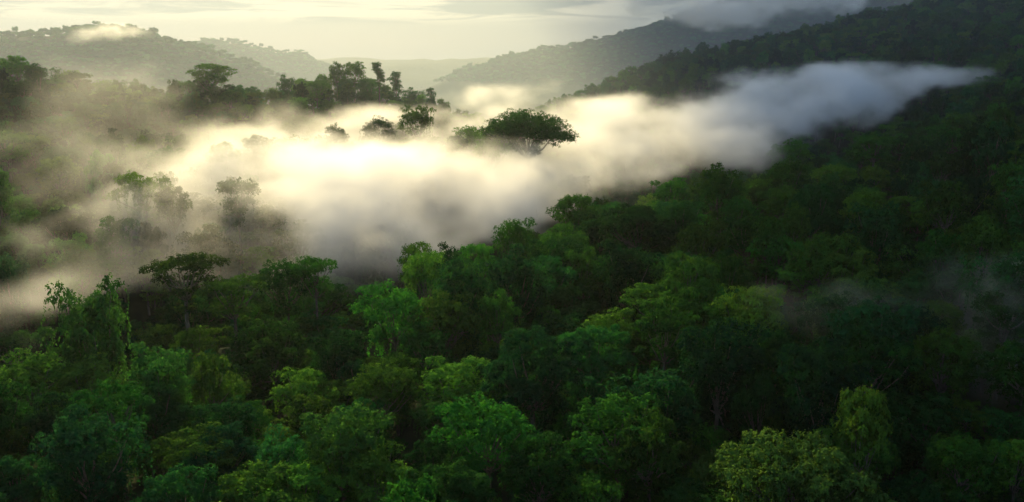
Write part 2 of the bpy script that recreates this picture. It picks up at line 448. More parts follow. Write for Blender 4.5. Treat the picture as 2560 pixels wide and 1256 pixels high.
def make_kind(kind, seed, leaf=0.5):
    r = np.random.default_rng(seed)
    key = '%s_%d' % (kind, seed)
    nv = 0
    if kind == 'dome':
        H, W = 27, 16
        lobes = np.concatenate([dome_lobes(W, H, 24, 0.9, r, 0.29, -0.35), skirt_lobes(W * 0.8, 9, 16, 6, r)])
        fork, rad, mat, nv, vl = 13, 0.45, LEAF_MID, 60, (2.5, 7)
    elif kind == 'flat':
        H, W = 34, 16
        lobes = np.concatenate([dome_lobes(W, H, 18, 0.42, r, 0.29, 0.0), dome_lobes(W * 0.8, H - 6, 9, 0.6, r, 0.28, -0.5), skirt_lobes(W * 0.55, 13, 22, 4, r, (0.9, 1.6))])
        fork, rad, mat, nv, vl = 22, 0.5, LEAF_MID, 30, (2, 5)
    elif kind == 'drape':
        H, W = 28, 14.5
        lobes = np.concatenate([dome_lobes(W, H, 16, 0.95, r, 0.32, -0.1), skirt_lobes(W * 0.95, 6, 19, 20, r)])
        fork, rad, mat, nv, vl = 12, 0.45, LEAF_DEEP, 230, (3, 11)
    elif kind == 'ball':
        H, W = 24, 12.5
        lobes = dome_lobes(W, H, 22, 1.0, r, 0.32, -0.7, rough=0.24)
        fork, rad, mat, nv, vl = 10, 0.38, LEAF_MID, 30, (2, 5)
    elif kind == 'spread':
        H, W = 28, 22
        lobes = []
        for k in range(8):
            an = k * 0.95 + r.uniform(0, 0.5); rr = W * 0.5 * (0.1 if k == 0 else r.uniform(0.45, 0.72))
            sub = dome_lobes(W * r.uniform(0.32, 0.46), H - (0 if k == 0 else r.uniform(0.5, 9)), 8, 0.7, r, 0.36, -0.3)
            sub[:, 0] += rr * math.cos(an); sub[:, 1] += rr * math.sin(an)
            lobes.append(sub)
        lobes = np.concatenate(lobes + [skirt_lobes(W * 0.9, 8, 16, 10, r)])
        fork, rad, mat, nv, vl = 12, 0.6, LEAF_DEEP, 140, (2.5, 9)
    elif kind == 'slender':
        H, W = 25, 9
        lobes = []
        for k in range(16):
            an = r.uniform(0, 6.28); t = k / 15; z = H * (0.40 + 0.56 * t)
            rr = W * 0.5 * (1 - 0.5 * t) * r.uniform(0.2, 0.85)
            lobes.append((rr * math.cos(an), rr * math.sin(an), z, r.uniform(1.1, 2.1), r.uniform(0.8, 1.5)))
        lobes = np.array(lobes)
        fork, rad, mat = 21, 0.3, LEAF_DEEP
    elif kind == 'mat':          # a wide canopy hung all over with creepers
        H, W = 25, 30
        lobes = []
        for k in range(46):
            x = r.uniform(-W / 2, W / 2); y = r.uniform(-4.5, 10)
            e = max(0.0, 1 - (x / (W / 2)) ** 2)
            z = H - 5.5 + 4.2 * e ** 0.5 + 1.3 * math.sin(x * 0.62 + seed) * e + r.uniform(-2.2, 0.8) - max(0, -y) * 0.4
            lobes.append((x * 0.9, y, z - 1.5, r.uniform(1.4, 2.7), r.uniform(1.1, 2.0)))
        lobes = np.array(lobes)
        fork, rad, mat, nv, vl = 12, 0.6, LEAF_OLIVE, 420, (2.5, 10)
    elif kind == 'giant':        # the great broad tree that stands out of the mist
        H, W = 38, 40
        a = dome_lobes(W * 0.74, H, 52, 0.55, r, 0.25, -0.2)
        b = dome_lobes(W * 0.5, H - 4.5, 24, 0.55, r, 0.31, -0.3); b[:, 0] += W * 0.27
        c = dome_lobes(W * 0.45, H - 8, 20, 0.55, r, 0.31, -0.3); c[:, 0] -= W * 0.3
        lobes = np.concatenate([a, b, c, skirt_lobes(W * 0.8, 17, 28, 22, r, (2, 3.4))])
        fork, rad, mat, nv, vl = 18, 1.0, LEAF_DEEP, 40, (2, 4)
    ch = lobe_leaves(lobes, r, leaf, per_m2=4.6)
    vch = []
    if nv:
        tops = lobes[r.integers(0, len(lobes), nv), :3] + r.normal(0, 1.4, (nv, 3)) * [1, 1, .4]
        vch = strands(tops, r.uniform(*vl, nv), r, leaf, gap=0.28)
    finish(key, H, W, ch, vch, lobes, fork, r, rad, mat)
    return key

KINDS = {k: [make_kind(k, s) for s in seeds] for k, seeds in
         dict(dome=(1, 2, 3, 19, 20), flat=(4, 5), drape=(6, 7, 8), ball=(9, 10), spread=(11, 12), slender=(13, 14), mat=(15, 18), giant=(16,)).items()}
print('protos', {k: (v['n'], round(v['W'], 1), round(v['H'], 1)) for k, v in PROTO.items()})

# ------------------------------------------------------------------ tree things
taken = []          # x, y, crown radius
def place_tree(key, loc, s, sz, rot, label, group, cat='tree'):
    p = PROTO[key]
    root = link('tree', None)
    root.location = loc; root.rotation_euler = (0, 0, rot); root.scale = (s, s, sz)
    root['label'] = label; root['category'] = cat; root['group'] = group
    link('trunk', p['trunk'], root)
    link('crown', p['crown'], root)
    taken.append((loc[0], loc[1], p['W'] * s / 2))
    return root

LAND, ANCHOR = [], []
def landmark(px, py, w, kind, label, anchor=None, d=None, rot=None, v=0, hmin=17, hmax=40):
    """a tree whose crown tops out at px, py with a crown w wide in the photograph: stand it on the terrain"""
    key = KINDS[kind][(v + len(LAND)) % len(KINDS[kind])]
    p = PROTO[key]
    ds = np.arange(95, 760, 1.0) if d is None else np.array([d])
    pts = np.array([at(px, py, q) for q in ds])
    g = height(pts[:, 0], pts[:, 1])
    Hh = pts[:, 2] - g
    s = w * ds / F / p['W']
    want = np.clip(s * p['H'], hmin, hmax)
    i = 0
    if d is None:
        ok = np.where(Hh <= want)[0]
        i = ok[0] if len(ok) else int(np.argmin(np.abs(Hh - want)))
    sz = float(np.clip(Hh[i] / p['H'], 0.3, 3.0))
    loc = (pts[i, 0], pts[i, 1], pts[i, 2] - p['H'] * sz)
    place_tree(key, loc, s[i], sz, rng.uniform(0, 6.28) if rot is None else rot, label, GROUPS[0])
    LAND.append((px, py, w, ds[i], float(Hh[i])))
    if anchor:
        ANCHOR.append((px, py + w * 0.4, anchor))

GROUPS = ('trees standing out from the forest', 'rainforest trees of the near slopes')
for a in [
    (215, 712, 165, 'drape', 'broad drooping dome of a tree with pale mist drifting behind its left side', 'the broad left dome before pale mist', 206),
    (465, 640, 135, 'flat', 'tallest flat-topped tree at the near forest edge, long trunk showing below its crown', 'the tall flat-topped tree', 245),
    (580, 690, 130, 'flat', 'low umbrella-shaped tree right beside the tall flat-topped tree', 'the low umbrella tree', 240),
    (712, 655, 110, 'dome', 'left and rounder half of the twin crowns at the mist edge', None, 252),
    (785, 643, 95, 'flat', 'right and taller half of the twin crowns at the mist edge', 'the twin crowns', 254),
    (30, 833, 90, 'flat', 'flat-topped tree cut by the left frame edge below the pale mist', 'the flat-topped left edge tree'),
    (385, 872, 150, 'drape', 'large drooping tree hung with creepers in the near left forest', 'the large drooping tree at left'),
    (490, 818, 105, 'dome', 'domed tree with a sunlit top just above right of the large drooping left tree'),
    (392, 815, 100, 'dome', 'small-crowned tree directly above the large drooping tree at left'),
    (685, 848, 120, 'dome', 'dark domed tree at left of the wide crown below the twin crowns', 'the dark dome below twin crowns'),
    (845, 838, 110, 'drape', 'creeper-hung tree right below the wide crown in the left centre forest'),
    (825, 795, 130, 'spread', 'wide many-lobed crown between the twin crowns and the creeper-hung tree below', 'the wide crown below the twin crowns'),
    (980, 712, 160, 'dome', 'bright green domed tree at the lower tip of the grey mist', 'the bright green dome at mist tip'),
    (1065, 632, 110, 'dome', 'left of two tall crowns rising right above the bright green domed tree', None, 252),
    (1148, 650, 130, 'drape', 'right of two tall crowns above the bright green domed tree, hung with creepers', 'the two tall crowns by the mist'),
    (1192, 612, 80, 'ball', 'small round crown peeping out behind the two tall crowns', None, 268),
    (1282, 547, 95, 'dome', 'narrow tree standing alone against the pale bank of mist', 'the narrow tree against the mist', 292),
    (1440, 490, 105, 'ball', 'ball-shaped crown at the upper forest edge right under the mist', 'the ball-shaped forest edge tree', 322),
    (1600, 517, 200, 'spread', 'broad spreading crown of many lobes right of the ball-shaped tree', 'the broad spreading edge tree', 300),
    (1680, 447, 90, 'dome', 'smaller domed crown left of the sunlit dome near the right mist', None, 372),
    (1800, 414, 130, 'dome', 'sunlit dome-shaped crown touching the lower edge of the right mist', 'the sunlit dome by the right mist'),
    (1975, 352, 90, 'dome', 'dark crown jutting highest into the right arm of mist', None, 440),
    (1972, 398, 110, 'dome', 'domed crown directly below the dark one jutting into the right mist', 'the dark right mist crowns'),
    (1290, 622, 130, 'drape', 'creeper-hung tree directly below the narrow tree against the mist'),
    (1570, 612, 140, 'drape', 'creeper-draped tree with lit strands below the broad spreading crown', 'the draped tree with lit strands'),
    (1330, 828, 240, 'spread', 'very wide many-lobed crown in the very centre of the near forest', 'the very wide central crown'),
    (1495, 822, 180, 'spread', 'wide dark crown adjoining the right side of the very wide central crown', 'the wide dark crown right of centre'),
    (1530, 777, 125, 'dome', 'domed crown rising behind the wide dark crown right of centre'),
    (960, 917, 140, 'dome', 'domed tree alone in the dark gap left of the central crown', 'the dome left of centre'),
    (770, 995, 112, 'ball', 'olive round-headed tree above the bright tree near the bottom edge', 'the olive round-headed tree'),
    (700, 1092, 140, 'drape', 'bright yellow-green drooping tree near the bottom edge, left of centre', 'the bright drooping bottom tree'),
    (855, 1032, 170, 'drape', 'large deep green draped tree right of the olive round-headed tree', 'the draped tree beside the olive one'),
    (1360, 1108, 190, 'dome', 'big sunlit dome at the bottom edge just right of centre', 'the big sunlit bottom dome'),
    (1480, 1192, 130, 'dome', 'lower crown at the bottom edge against the right of the big sunlit dome'),
    (570, 1007, 120, 'drape', 'tall draped tree left of the olive round-headed tree', 'the tall draped left tree'),
    (200, 1030, 180, 'drape', 'big dark drooping tree in the lower left forest', 'the big dark lower left drooper'),
    (35, 1152, 170, 'spread', 'bright many-lobed tree in the bottom left corner', 'the bright bottom left corner tree'),
    (450, 1178, 210, 'spread', 'bright wide crown at the bottom edge between corner tree and drooping tree', 'the bright wide bottom left crown'),
    (2055, 847, 190, 'drape', 'tall creeper tower with lit leaves behind the bottom right creeper canopy', 'the tall creeper tower at right'),
    (2170, 842, 180, 'dome', 'dim teal-green crown right behind the tall creeper tower'),
    (1810, 815, 180, 'drape', 'very dark tree with long hanging creepers left of the creeper tower', 'the very dark creeper-hung tree'),
    (2420, 1088, 170, 'dome', 'dim domed tree low in the dark right corner', 'the dim right corner dome'),
    (2550, 1105, 150, 'dome', 'dim tree cut by the right frame edge in the bottom corner'),
    (2120, 1235, 220, 'mat', 'pale olive creeper mound at the bottom edge below the wide creeper canopy'),
    (1775, 1120, 170, 'mat', 'small arched creeper mound against the left end of the wide creeper canopy'),
]:
    landmark(*a)
landmark(2025, 1135, 420, 'mat', 'widest canopy of all, matted with pale sunlit creepers, at the bottom right', 'the wide bottom right creeper canopy', rot=0.0, hmax=30)
for a in [
    (358, 432, 130, 'dome', 'tall dark tree rising out of the left mist', 'the tall tree in the left mist', 322),
    (430, 470, 75, 'ball', 'small round crown leaning on the right of the tall left mist tree', None, 320),
    (590, 446, 92, 'flat', 'pale faint flat-topped tree alone inside the mist', None, 325),
    (1320, 277, 205, 'giant', 'great broad spreading tree standing out of the middle of the mist', 'the great tree in the mist', 400),
    (1222, 322, 80, 'dome', 'small sunlit bush-like crown at the left foot of the great tree', None, 396),
    (1042, 266, 78, 'dome', 'dark upright tree in the mist left of the great tree', None, 430),
    (945, 293, 85, 'dome', 'paler rounded tree in the mist left of the dark upright one', None, 440),
    (1140, 342, 95, 'spread', 'low hazy crown barely showing between upright tree and great tree', None, 400),
    (757, 292, 80, 'dome', 'dark hump of a tree poking up between two puffs of mist', None, 470),
    (525, 160, 85, 'ball', 'large rounded tree standing highest on the left ridge crest', 'the rounded tree on the left ridge', 520),
    (945, 156, 38, 'slender', 'tallest slender tree near the right end of the left ridge', None, 565),
    (990, 180, 36, 'slender', 'slender tree just right of the tallest one on the left ridge', None, 572),
    (1076, 220, 26, 'slender', 'tiny slender tree low on the tapering end of the left ridge', None, 588),
    (884, 155, 50, 'dome', 'rounded crown just left of the tallest slender ridge tree', None, 562),
    (842, 155, 42, 'dome', 'left of two rounded crowns next to the slender ridge trees', None, 560),
    (1108, 248, 34, 'dome', 'last small crown where the left ridge sinks into the mist', None, 592),
    (160, 520, 110, 'spread', 'hazy spreading tree on the left slope below the ridge', 'the hazy left slope tree', 320),
    (35, 140, 50, 'ball', 'round tree on the ridge crest at the left frame edge', None, 500)]:
    landmark(*a)

# ------------------------------------------------------------------ forest filling the slopes
def scatter(y0, y1, spacing, r, margin=1.12):
    """jittered points that fall inside the widened view"""
    out = []
    y = y0
    while y < y1:
        half = (y * 0.5774 + 12) * margin
        n = int(2 * half / spacing)
        x = -half + (np.arange(n) + r.uniform(0, 1, n)) * (2 * half / max(n, 1))
        yy = y + r.uniform(-0.5, 0.5, n) * spacing
        out.append(np.stack([x, yy], -1))
        y += spacing * 0.93
    return np.concatenate(out)

def forest_nodes(name, source_objs):
    src = bpy.data.collections.new(name + '_sources')
    for o in source_objs:
        src.objects.link(o)
    g = bpy.data.node_groups.new(name, 'GeometryNodeTree')
    g.interface.new_socket('Geometry', in_out='INPUT', socket_type='NodeSocketGeometry')
    g.interface.new_socket('Geometry', in_out='OUTPUT', socket_type='NodeSocketGeometry')
    N, L = g.nodes.new, g.links.new
    gi, go = N('NodeGroupInput'), N('NodeGroupOutput')
    ci = N('GeometryNodeCollectionInfo'); ci.inputs['Collection'].default_value = src
    ci.inputs['Separate Children'].default_value = True; ci.inputs['Reset Children'].default_value = True
    ip = N('GeometryNodeInstanceOnPoints'); ip.inputs['Pick Instance'].default_value = True
    def attr(nm, typ):
        a = N('GeometryNodeInputNamedAttribute'); a.data_type = typ; a.inputs[0].default_value = nm; return a.outputs[0]
    L(gi.outputs[0], ip.inputs['Points']); L(ci.outputs[0], ip.inputs['Instance'])
    L(attr('pick', 'INT'), ip.inputs['Instance Index'])
    L(attr('turn', 'FLOAT_VECTOR'), ip.inputs['Rotation'])
    L(attr('size', 'FLOAT_VECTOR'), ip.inputs['Scale'])
    L(ip.outputs[0], go.inputs[0])
    return g

def forest(name, pts, turn, size, pick, sources):
    me = bpy.data.meshes.new(name)
    me.vertices.add(len(pts)); me.vertices.foreach_set('co', np.asarray(pts, np.float32).ravel())
    for nm, typ, val, fld in (('turn', 'FLOAT_VECTOR', turn, 'vector'), ('size', 'FLOAT_VECTOR', size, 'vector'), ('pick', 'INT', pick, 'value')):
        a = me.attributes.new(nm, typ, 'POINT'); a.data.foreach_set(fld, np.ascontiguousarray(val).ravel())
    o = link(name, me); o['kind'] = 'stuff'
    md = o.modifiers.new('trees', 'NODES'); md.node_group = forest_nodes(name, sources)
    return o

def joined(key):
    """crown (+ creepers) and trunk of a prototype as one source mesh for the forest"""
    p = PROTO[key]
    parts = [p['crown'], p['trunk']]
    V, Fi, mi, off = [], [], [], 0
    face = []
    mats = [p['crown'].materials[0], BARK]
    for me in parts:
        n = len(me.vertices); v = np.empty(n * 3, np.float32); me.vertices.foreach_get('co', v)
        f = np.empty(len(me.loops), np.int32); me.loops.foreach_get('vertex_index', f)
        V.append(v.reshape(-1, 3)); Fi.append(f + off); off += n
        q = np.zeros(n * 3, np.float32)
        if me is p['crown']:
            me.attributes['facing'].data.foreach_get('vector', q)
        face.append(q)
        mi += [1 if me is p['trunk'] else 0] * len(me.polygons)
    me = mesh_from('forest_tree', np.concatenate(V), np.concatenate(Fi), 4, mats)
    me.polygons.foreach_set('material_index', np.array(mi, np.int32))
    a = me.attributes.new('facing', 'FLOAT_VECTOR', 'POINT'); a.data.foreach_set('vector', np.concatenate(face))
    return bpy.data.objects.new('forest_tree', me)

fill_keys = [k for kd in ('dome', 'drape', 'ball', 'spread') for k in KINDS[kd]] + KINDS['flat'][:1]
fill_src = [joined(k) for k in fill_keys]
for i, o in enumerate(fill_src):
    o.name = 'forest_tree_%02d' % i      # collection order follows the name

def pick_individuals(P3, SZ, PK, count):
    """the trees that show largest: crowns painted from near to far into a coarse picture"""
    Wk = np.array([PROTO[fill_keys[k]]['W'] for k in PK]) * SZ[:, 0]; Hk = np.array([PROTO[fill_keys[k]]['H'] for k in PK]) * SZ[:, 2]
    tx, ty = project(P3 + np.stack([0 * Hk, 0 * Hk, Hk], -1))
    seen = np.zeros((157, 320), bool); area = np.zeros(len(P3))
    items = [(P3[i, 1], tx[i], ty[i], Wk[i] * F / P3[i, 1], i) for i in range(len(P3)) if P3[i, 1] < 470]
    items += [(l[3], l[0], l[1], l[2], -1) for l in LAND]
    for y, x, t, w, i in sorted(items):
        x0, x1, y0, y1 = int((x - w / 2) / 8), int((x + w / 2) / 8) + 1, int(t / 8), int((t + w * 1.1) / 8) + 1
        x0, x1, y0, y1 = max(x0, 0), min(x1, 320), max(y0, 0), min(y1, 157)
        if x1 <= x0 or y1 <= y0:
            continue
        blk = seen[y0:y1, x0:x1]
        if i >= 0:
            area[i] = (~blk).sum() * (0.4 + 0.6 * (~blk).mean())
        seen[y0:y1, x0:x1] = True
    o = np.argsort(-area)[:count]
    return o[area[o] > 2]

WORDS = {'dome': 'domed', 'flat': 'flat-topped', 'drape': 'creeper-hung', 'ball': 'round-headed', 'spread': 'many-lobed'}
used_labels = set()
def describe(p, sz, key):
    """size, shape and the nearest landmark tree"""
    Hh = PROTO[key]['H'] * sz[2]; W = PROTO[key]['W'] * sz[0]
    x, y = project(p + np.array([0, 0, Hh * 0.85])); x, y = float(x[0]), float(y[0])
    wpx = W * F / p[1]
    size = 'small' if wpx < 95 else ('medium-sized' if wpx < 150 else 'large')
    low = 'low ' if Hh < 13 else ('tall ' if Hh > 25 else '')
    tone = 'deep green' if key.split('_')[0] in ('drape', 'spread') else 'green'
    near = sorted(ANCHOR, key=lambda a: math.hypot(a[0] - x, a[1] - y))[:6]
    for rank in ('', 'farther ', 'second '):
        for ax, ay, nm in near:
            dx, dy = x - ax, y - ay; far = math.hypot(dx, dy)
            h = '' if abs(dx) < 0.41 * abs(dy) else ('right' if dx > 0 else 'left')
            v = '' if abs(dy) < 0.41 * abs(dx) else ('below' if dy > 0 else 'above')
            way = {('', 'below'): 'directly below', ('', 'above'): 'directly above', ('left', ''): 'left of', ('right', ''): 'right of'}.get((h, v), '%s and %s of' % (v, h))
            step = 'just ' if far < 130 else ('' if far < 260 else 'well ')
            if way.startswith('directly') and step:
                way = {'just ': 'right ', 'well ': 'far '}[step] + way[9:]
                step = ''
            lab = '%s%s%s %s tree %s%s%s' % (rank if rank == 'second ' else '', low, size, tone + ' ' + WORDS[key.split('_')[0]], rank if rank == 'farther ' else '', step + way + ' ', nm)
            lab = ' '.join(lab.split())
            if lab not in used_labels and len(lab.split()) <= 16:
                used_labels.add(lab)
                return lab
    return '%s %s tree on the forested slope' % (size, WORDS[key.split('_')[0]])

def fill_forest():
    r = np.random.default_rng(21)
    tk = np.array(taken); ld = np.array(LAND)
    P3, SZ, TU, PK = [], [], [], []
    Wa = np.array([PROTO[k]['W'] for k in fill_keys]); Ha = np.array([PROTO[k]['H'] for k in fill_keys])
    for spacing, hm, hs, h0, h1, gap, y0, y1 in (14.5, 21, 6.0, 11, 37, 0.85, 75, 420), (10.5, 18, 3.6, 9, 28, 0.8, 420, 1120), (9.0, 9.5, 2.6, 4, 15, 0.3, 75, 520):
        pts = scatter(y0, y1, spacing, r)
        d = np.hypot(pts[:, None, 0] - tk[None, :, 0], pts[:, None, 1] - tk[None, :, 1])
        pts = pts[~np.any(d < tk[None, :, 2] * gap + 3, axis=1)]
        n = len(pts)
        z = height(pts[:, 0], pts[:, 1])
        pick = r.integers(0, len(fill_keys), n)
        Hs = r.normal(hm, hs, n).clip(h0, h1)
        W = spacing * r.uniform(0.55, 1.2, n)
        # two gullies with only low growth
        low = ((pts[:, 0] < -84) & (pts[:, 0] > -160) & (pts[:, 1] > 196) & (pts[:, 1] < 264)) | ((np.abs(pts[:, 0] + 44) < 9) & (pts[:, 1] > 226) & (pts[:, 1] < 300))
        Hs[low] *= 0.4
        low = (pts[:, 0] > -30) & (pts[:, 0] < 60) & (pts[:, 1] > 366) & (pts[:, 1] < 412)     # round the foot of the great tree
        Hs[low] *= 0.55
        # no fill tree may stand in front of a landmark crown
        for px, py, w, dl, _h in ld:
            top = np.stack([pts[:, 0], pts[:, 1], z + Hs], -1)
            tx, ty = project(top); hw = W / 2 * F / np.maximum(pts[:, 1], 1)
            lim = py + 0.62 * w
            hit = (pts[:, 1] < dl - 4) & (np.abs(tx - px) < hw * 0.9 + w * 0.42) & (ty < lim)
            zl = np.array([at(tx[i], lim, pts[i, 1])[2] for i in np.where(hit)[0]])
            if hit.any():
                Hs[hit] = np.minimum(Hs[hit], zl - z[hit])
        ok = Hs > 4
        pts, z, pick, Hs, W = pts[ok], z[ok], pick[ok], Hs[ok], W[ok]
        n = len(pts)
        W = np.minimum(W, Hs * 0.72)
        P3.append(np.stack([pts[:, 0], pts[:, 1], z], -1)); PK.append(pick)
        SZ.append(np.stack([W / Wa[pick], W / Wa[pick], Hs / Ha[pick]], -1))
        TU.append(np.stack([r.normal(0, 0.05, n), r.normal(0, 0.05, n), r.uniform(0, 6.28, n)], -1))
    P3, SZ, TU, PK = map(np.concatenate, (P3, SZ, TU, PK))
    print('fill trees', len(P3))
    single = pick_individuals(P3, SZ, PK, 300 - len(LAND))
    for i in single:
        place_tree(fill_keys[PK[i]], P3[i], SZ[i, 0], SZ[i, 2], TU[i, 2], describe(P3[i], SZ[i], fill_keys[PK[i]]), GROUPS[1])
    rest = np.ones(len(P3), bool); rest[single] = False
    forest('forest', P3[rest], TU[rest], SZ[rest], PK[rest], fill_src)
fill_forest()

def far_tree(seed):
    r = np.random.default_rng(seed)
    L = dome_lobes(13, 20, 7, 0.6, r, 0.42, -0.1)
    ch = lobe_leaves(L, r, 1.5, per_m2=0.8, tuft=4, sub=6)
    v = np.concatenate(ch)
    me = foliage_mesh('far_forest_tree', v, LEAF_DEEP)
    return bpy.data.objects.new('far_forest_tree_%02d' % seed, me)

def far_forest():
    r = np.random.default_rng(33)
    pts = scatter(1120, 2750, 8.5, r, 1.1)
    z = height(pts[:, 0], pts[:, 1])
    ok = z > CAMZ - 95
    pts, z = pts[ok], z[ok]
    n = len(pts)
    s = np.exp(r.normal(-0.60, 0.26, n)).clip(0.3, 0.95)
    size = np.stack([s, s, s * r.uniform(0.8, 1.25, n)], -1)
    turn = np.stack([np.zeros(n), np.zeros(n), r.uniform(0, 6.28, n)], -1)
    print('far trees', n)
    forest('far_forest', np.stack([pts[:, 0], pts[:, 1], z - 2.5], -1), turn, size, r.integers(0, 4, n), [far_tree(s) for s in range(4)])
far_forest()

# ------------------------------------------------------------------ mist: volume grids filled with fractal density
def upsample(L, n, axis):
    """cubic interpolation of a lattice along one axis to n samples"""
    m = L.shape[axis]
    t = np.linspace(1, m - 3 - 1e-6, n)
    i = np.floor(t).astype(int); f = t - i
    M = np.zeros((n, m), np.float32)
    w = [(-f ** 3 + 2 * f ** 2 - f) / 2, (3 * f ** 3 - 5 * f ** 2 + 2) / 2, (-3 * f ** 3 + 4 * f ** 2 + f) / 2, (f ** 3 - f ** 2) / 2]
    for k in range(4):
        M[np.arange(n), i - 1 + k] += w[k]
    return np.moveaxis(np.tensordot(M, L, axes=(1, axis)), 0, axis)

def fractal(shape, ext, scale, octaves, r, gain=0.55, aniso=(1, 1, 1)):
    out = np.zeros(shape, np.float32); amp = 1.0; tot = 0
    for o in range(octaves):
        m = [max(1, int(round(e / (scale * a)))) + 4 for e, a in zip(ext, aniso)]
        L = r.normal(0, 1, m).astype(np.float32)
        for ax in range(3):
            L = upsample(L, shape[ax], ax)
        out += amp * L; tot += amp * amp
        amp *= gain; scale *= 0.5
    return out / math.sqrt(tot)

def mist_material(name, color, aniso, k):
    m = bpy.data.materials.new(name); m.use_nodes = True
    t = m.node_tree; t.nodes.clear()
    ou = t.nodes.new('ShaderNodeOutputMaterial'); pv = t.nodes.new('ShaderNodeVolumePrincipled')
    pv.inputs['Color'].default_value = (*color, 1); pv.inputs['Density'].default_value = k * 0.001
    pv.inputs['Anisotropy'].default_value = aniso
    t.links.new(pv.outputs[0], ou.inputs['Volume'])
    return m

def volume_object(name, den, mn, mx, mat):
    nz_, ny_, nx_ = den.shape
    me = bpy.data.meshes.new(name); me.vertices.add(den.size)
    a = me.attributes.new('thickness', 'FLOAT', 'POINT'); a.data.foreach_set('value', (den * 1000).astype(np.float32).ravel())
    me.materials.append(mat)
    o = link(name, me); o['kind'] = 'stuff'
    g = bpy.data.node_groups.new(name, 'GeometryNodeTree')
    g.interface.new_socket('Geometry', in_out='INPUT', socket_type='NodeSocketGeometry')
    g.interface.new_socket('Geometry', in_out='OUTPUT', socket_type='NodeSocketGeometry')
    N, L = g.nodes.new, g.links.new
    gi, go = N('NodeGroupInput'), N('NodeGroupOutput')
    vc = N('GeometryNodeVolumeCube')
    vc.inputs['Min'].default_value = mn; vc.inputs['Max'].default_value = mx
    for ax, q in zip('XYZ', (nx_, ny_, nz_)):
        vc.inputs['Resolution ' + ax].default_value = q
    def vm(op, a_, b_):
        q = N('ShaderNodeVectorMath'); q.operation = op; L(a_, q.inputs[0]); 
        if b_ is not None: q.inputs[1].default_value = b_
        return q
    pos = N('GeometryNodeInputPosition')
    q = vm('SUBTRACT', pos.outputs[0], mn)
    q = vm('MULTIPLY', q.outputs[0], tuple((c - 1) / (b - a_) for c, a_, b in zip((nx_, ny_, nz_), mn, mx)))
    q = vm('ADD', q.outputs[0], (.5, .5, .5))
    q = vm('FLOOR', q.outputs[0], None)
    q = vm('DOT_PRODUCT', q.outputs[0], (1, nx_, nx_ * ny_))
    na = N('GeometryNodeInputNamedAttribute'); na.data_type = 'FLOAT'; na.inputs[0].default_value = 'thickness'
    si = N('GeometryNodeSampleIndex'); si.data_type = 'FLOAT'; si.domain = 'POINT'
    L(gi.outputs[0], si.inputs['Geometry']); L(na.outputs[0], si.inputs['Value']); L(q.outputs['Value'], si.inputs['Index'])
    L(si.outputs[0], vc.inputs['Density'])
    sm = N('GeometryNodeSetMaterial'); sm.inputs['Material'].default_value = mat
    L(vc.outputs[0], sm.inputs[0]); L(sm.outputs[0], go.inputs[0])
    md = o.modifiers.new('volume', 'NODES'); md.node_group = g
    return o

def mist_field(mn, mx, step, blobs, seed, amp=0.47, scale=52, octaves=6, soft=0.55):
    """blobs: (px, py, depth, half width px, half height px, half depth m, density). Returns density [z, y, x]"""
    nx_, ny_, nz_ = [int(round((b - a) / step)) + 1 for a, b in zip(mn, mx)]
    r = np.random.default_rng(seed)
    X = np.linspace(mn[0], mx[0], nx_, dtype=np.float32)[None, None, :]
    Y = np.linspace(mn[1], mx[1], ny_, dtype=np.float32)[None, :, None]
    Z = np.linspace(mn[2], mx[2], nz_, dtype=np.float32)[:, None, None]
    ext = [mx[2] - mn[2], mx[1] - mn[1], mx[0] - mn[0]]
    n1 = fractal((nz_, ny_, nx_), ext, scale, octaves, r, 0.72, (0.6, 1, 1))
    n2 = fractal((nz_, ny_, nx_), ext, scale * 0.45, 4, r, 0.6, (0.7, 1, 1))
    clear = np.ones((nz_, ny_, nx_), np.float32); ks = np.zeros_like(clear); ws = np.zeros_like(clear)
    for px, py, d, wx, wz, dy, k in blobs:
        c = at(px, py, d); rx, rz = wx * d / F, wz * d / F
        big = 1.9
        sl = []
        for (lo, st, cc, rr, m) in ((mn[2], step, c[2], rz, nz_), (mn[1], step, c[1], dy, ny_), (mn[0], step, c[0], rx, nx_)):
            i0 = max(0, int((cc - rr * big - lo) / st)); i1 = min(m, int((cc + rr * big - lo) / st) + 2)
            sl.append(slice(i0, max(i1, i0)))
        if any(t.stop <= t.start for t in sl):
            continue
        sl = tuple(sl)
        q2 = ((X[..., sl[2]] - c[0]) / rx) ** 2 + ((Y[:, sl[1]] - c[1]) / dy) ** 2 + ((Z[sl[0]] - c[2]) / rz) ** 2
        w = 0.97 * np.exp(-q2 * 1.15)
        clear[sl] *= 1 - w; ks[sl] += k * w; ws[sl] += w
    f = np.clip((np.minimum(ws, 1.5) + amp * n1 * np.clip(ws / 0.2, 0, 1) - 0.35) / soft, 0, 1.15) ** 1.7
    den = ks / np.maximum(ws, 1e-4) * f * np.clip(0.8 + 0.62 * n2, 0.05, 2.4)
    edge = np.minimum.reduce([np.broadcast_to(np.minimum(np.arange(m), m - 1 - np.arange(m)).reshape(s) / 4.0, den.shape) for m, s in
                              ((nz_, (-1, 1, 1)), (ny_, (1, -1, 1)), (nx_, (1, 1, -1)))])
    den *= np.clip(edge, 0, 1)
    den[den < 0.00015] = 0
    return den

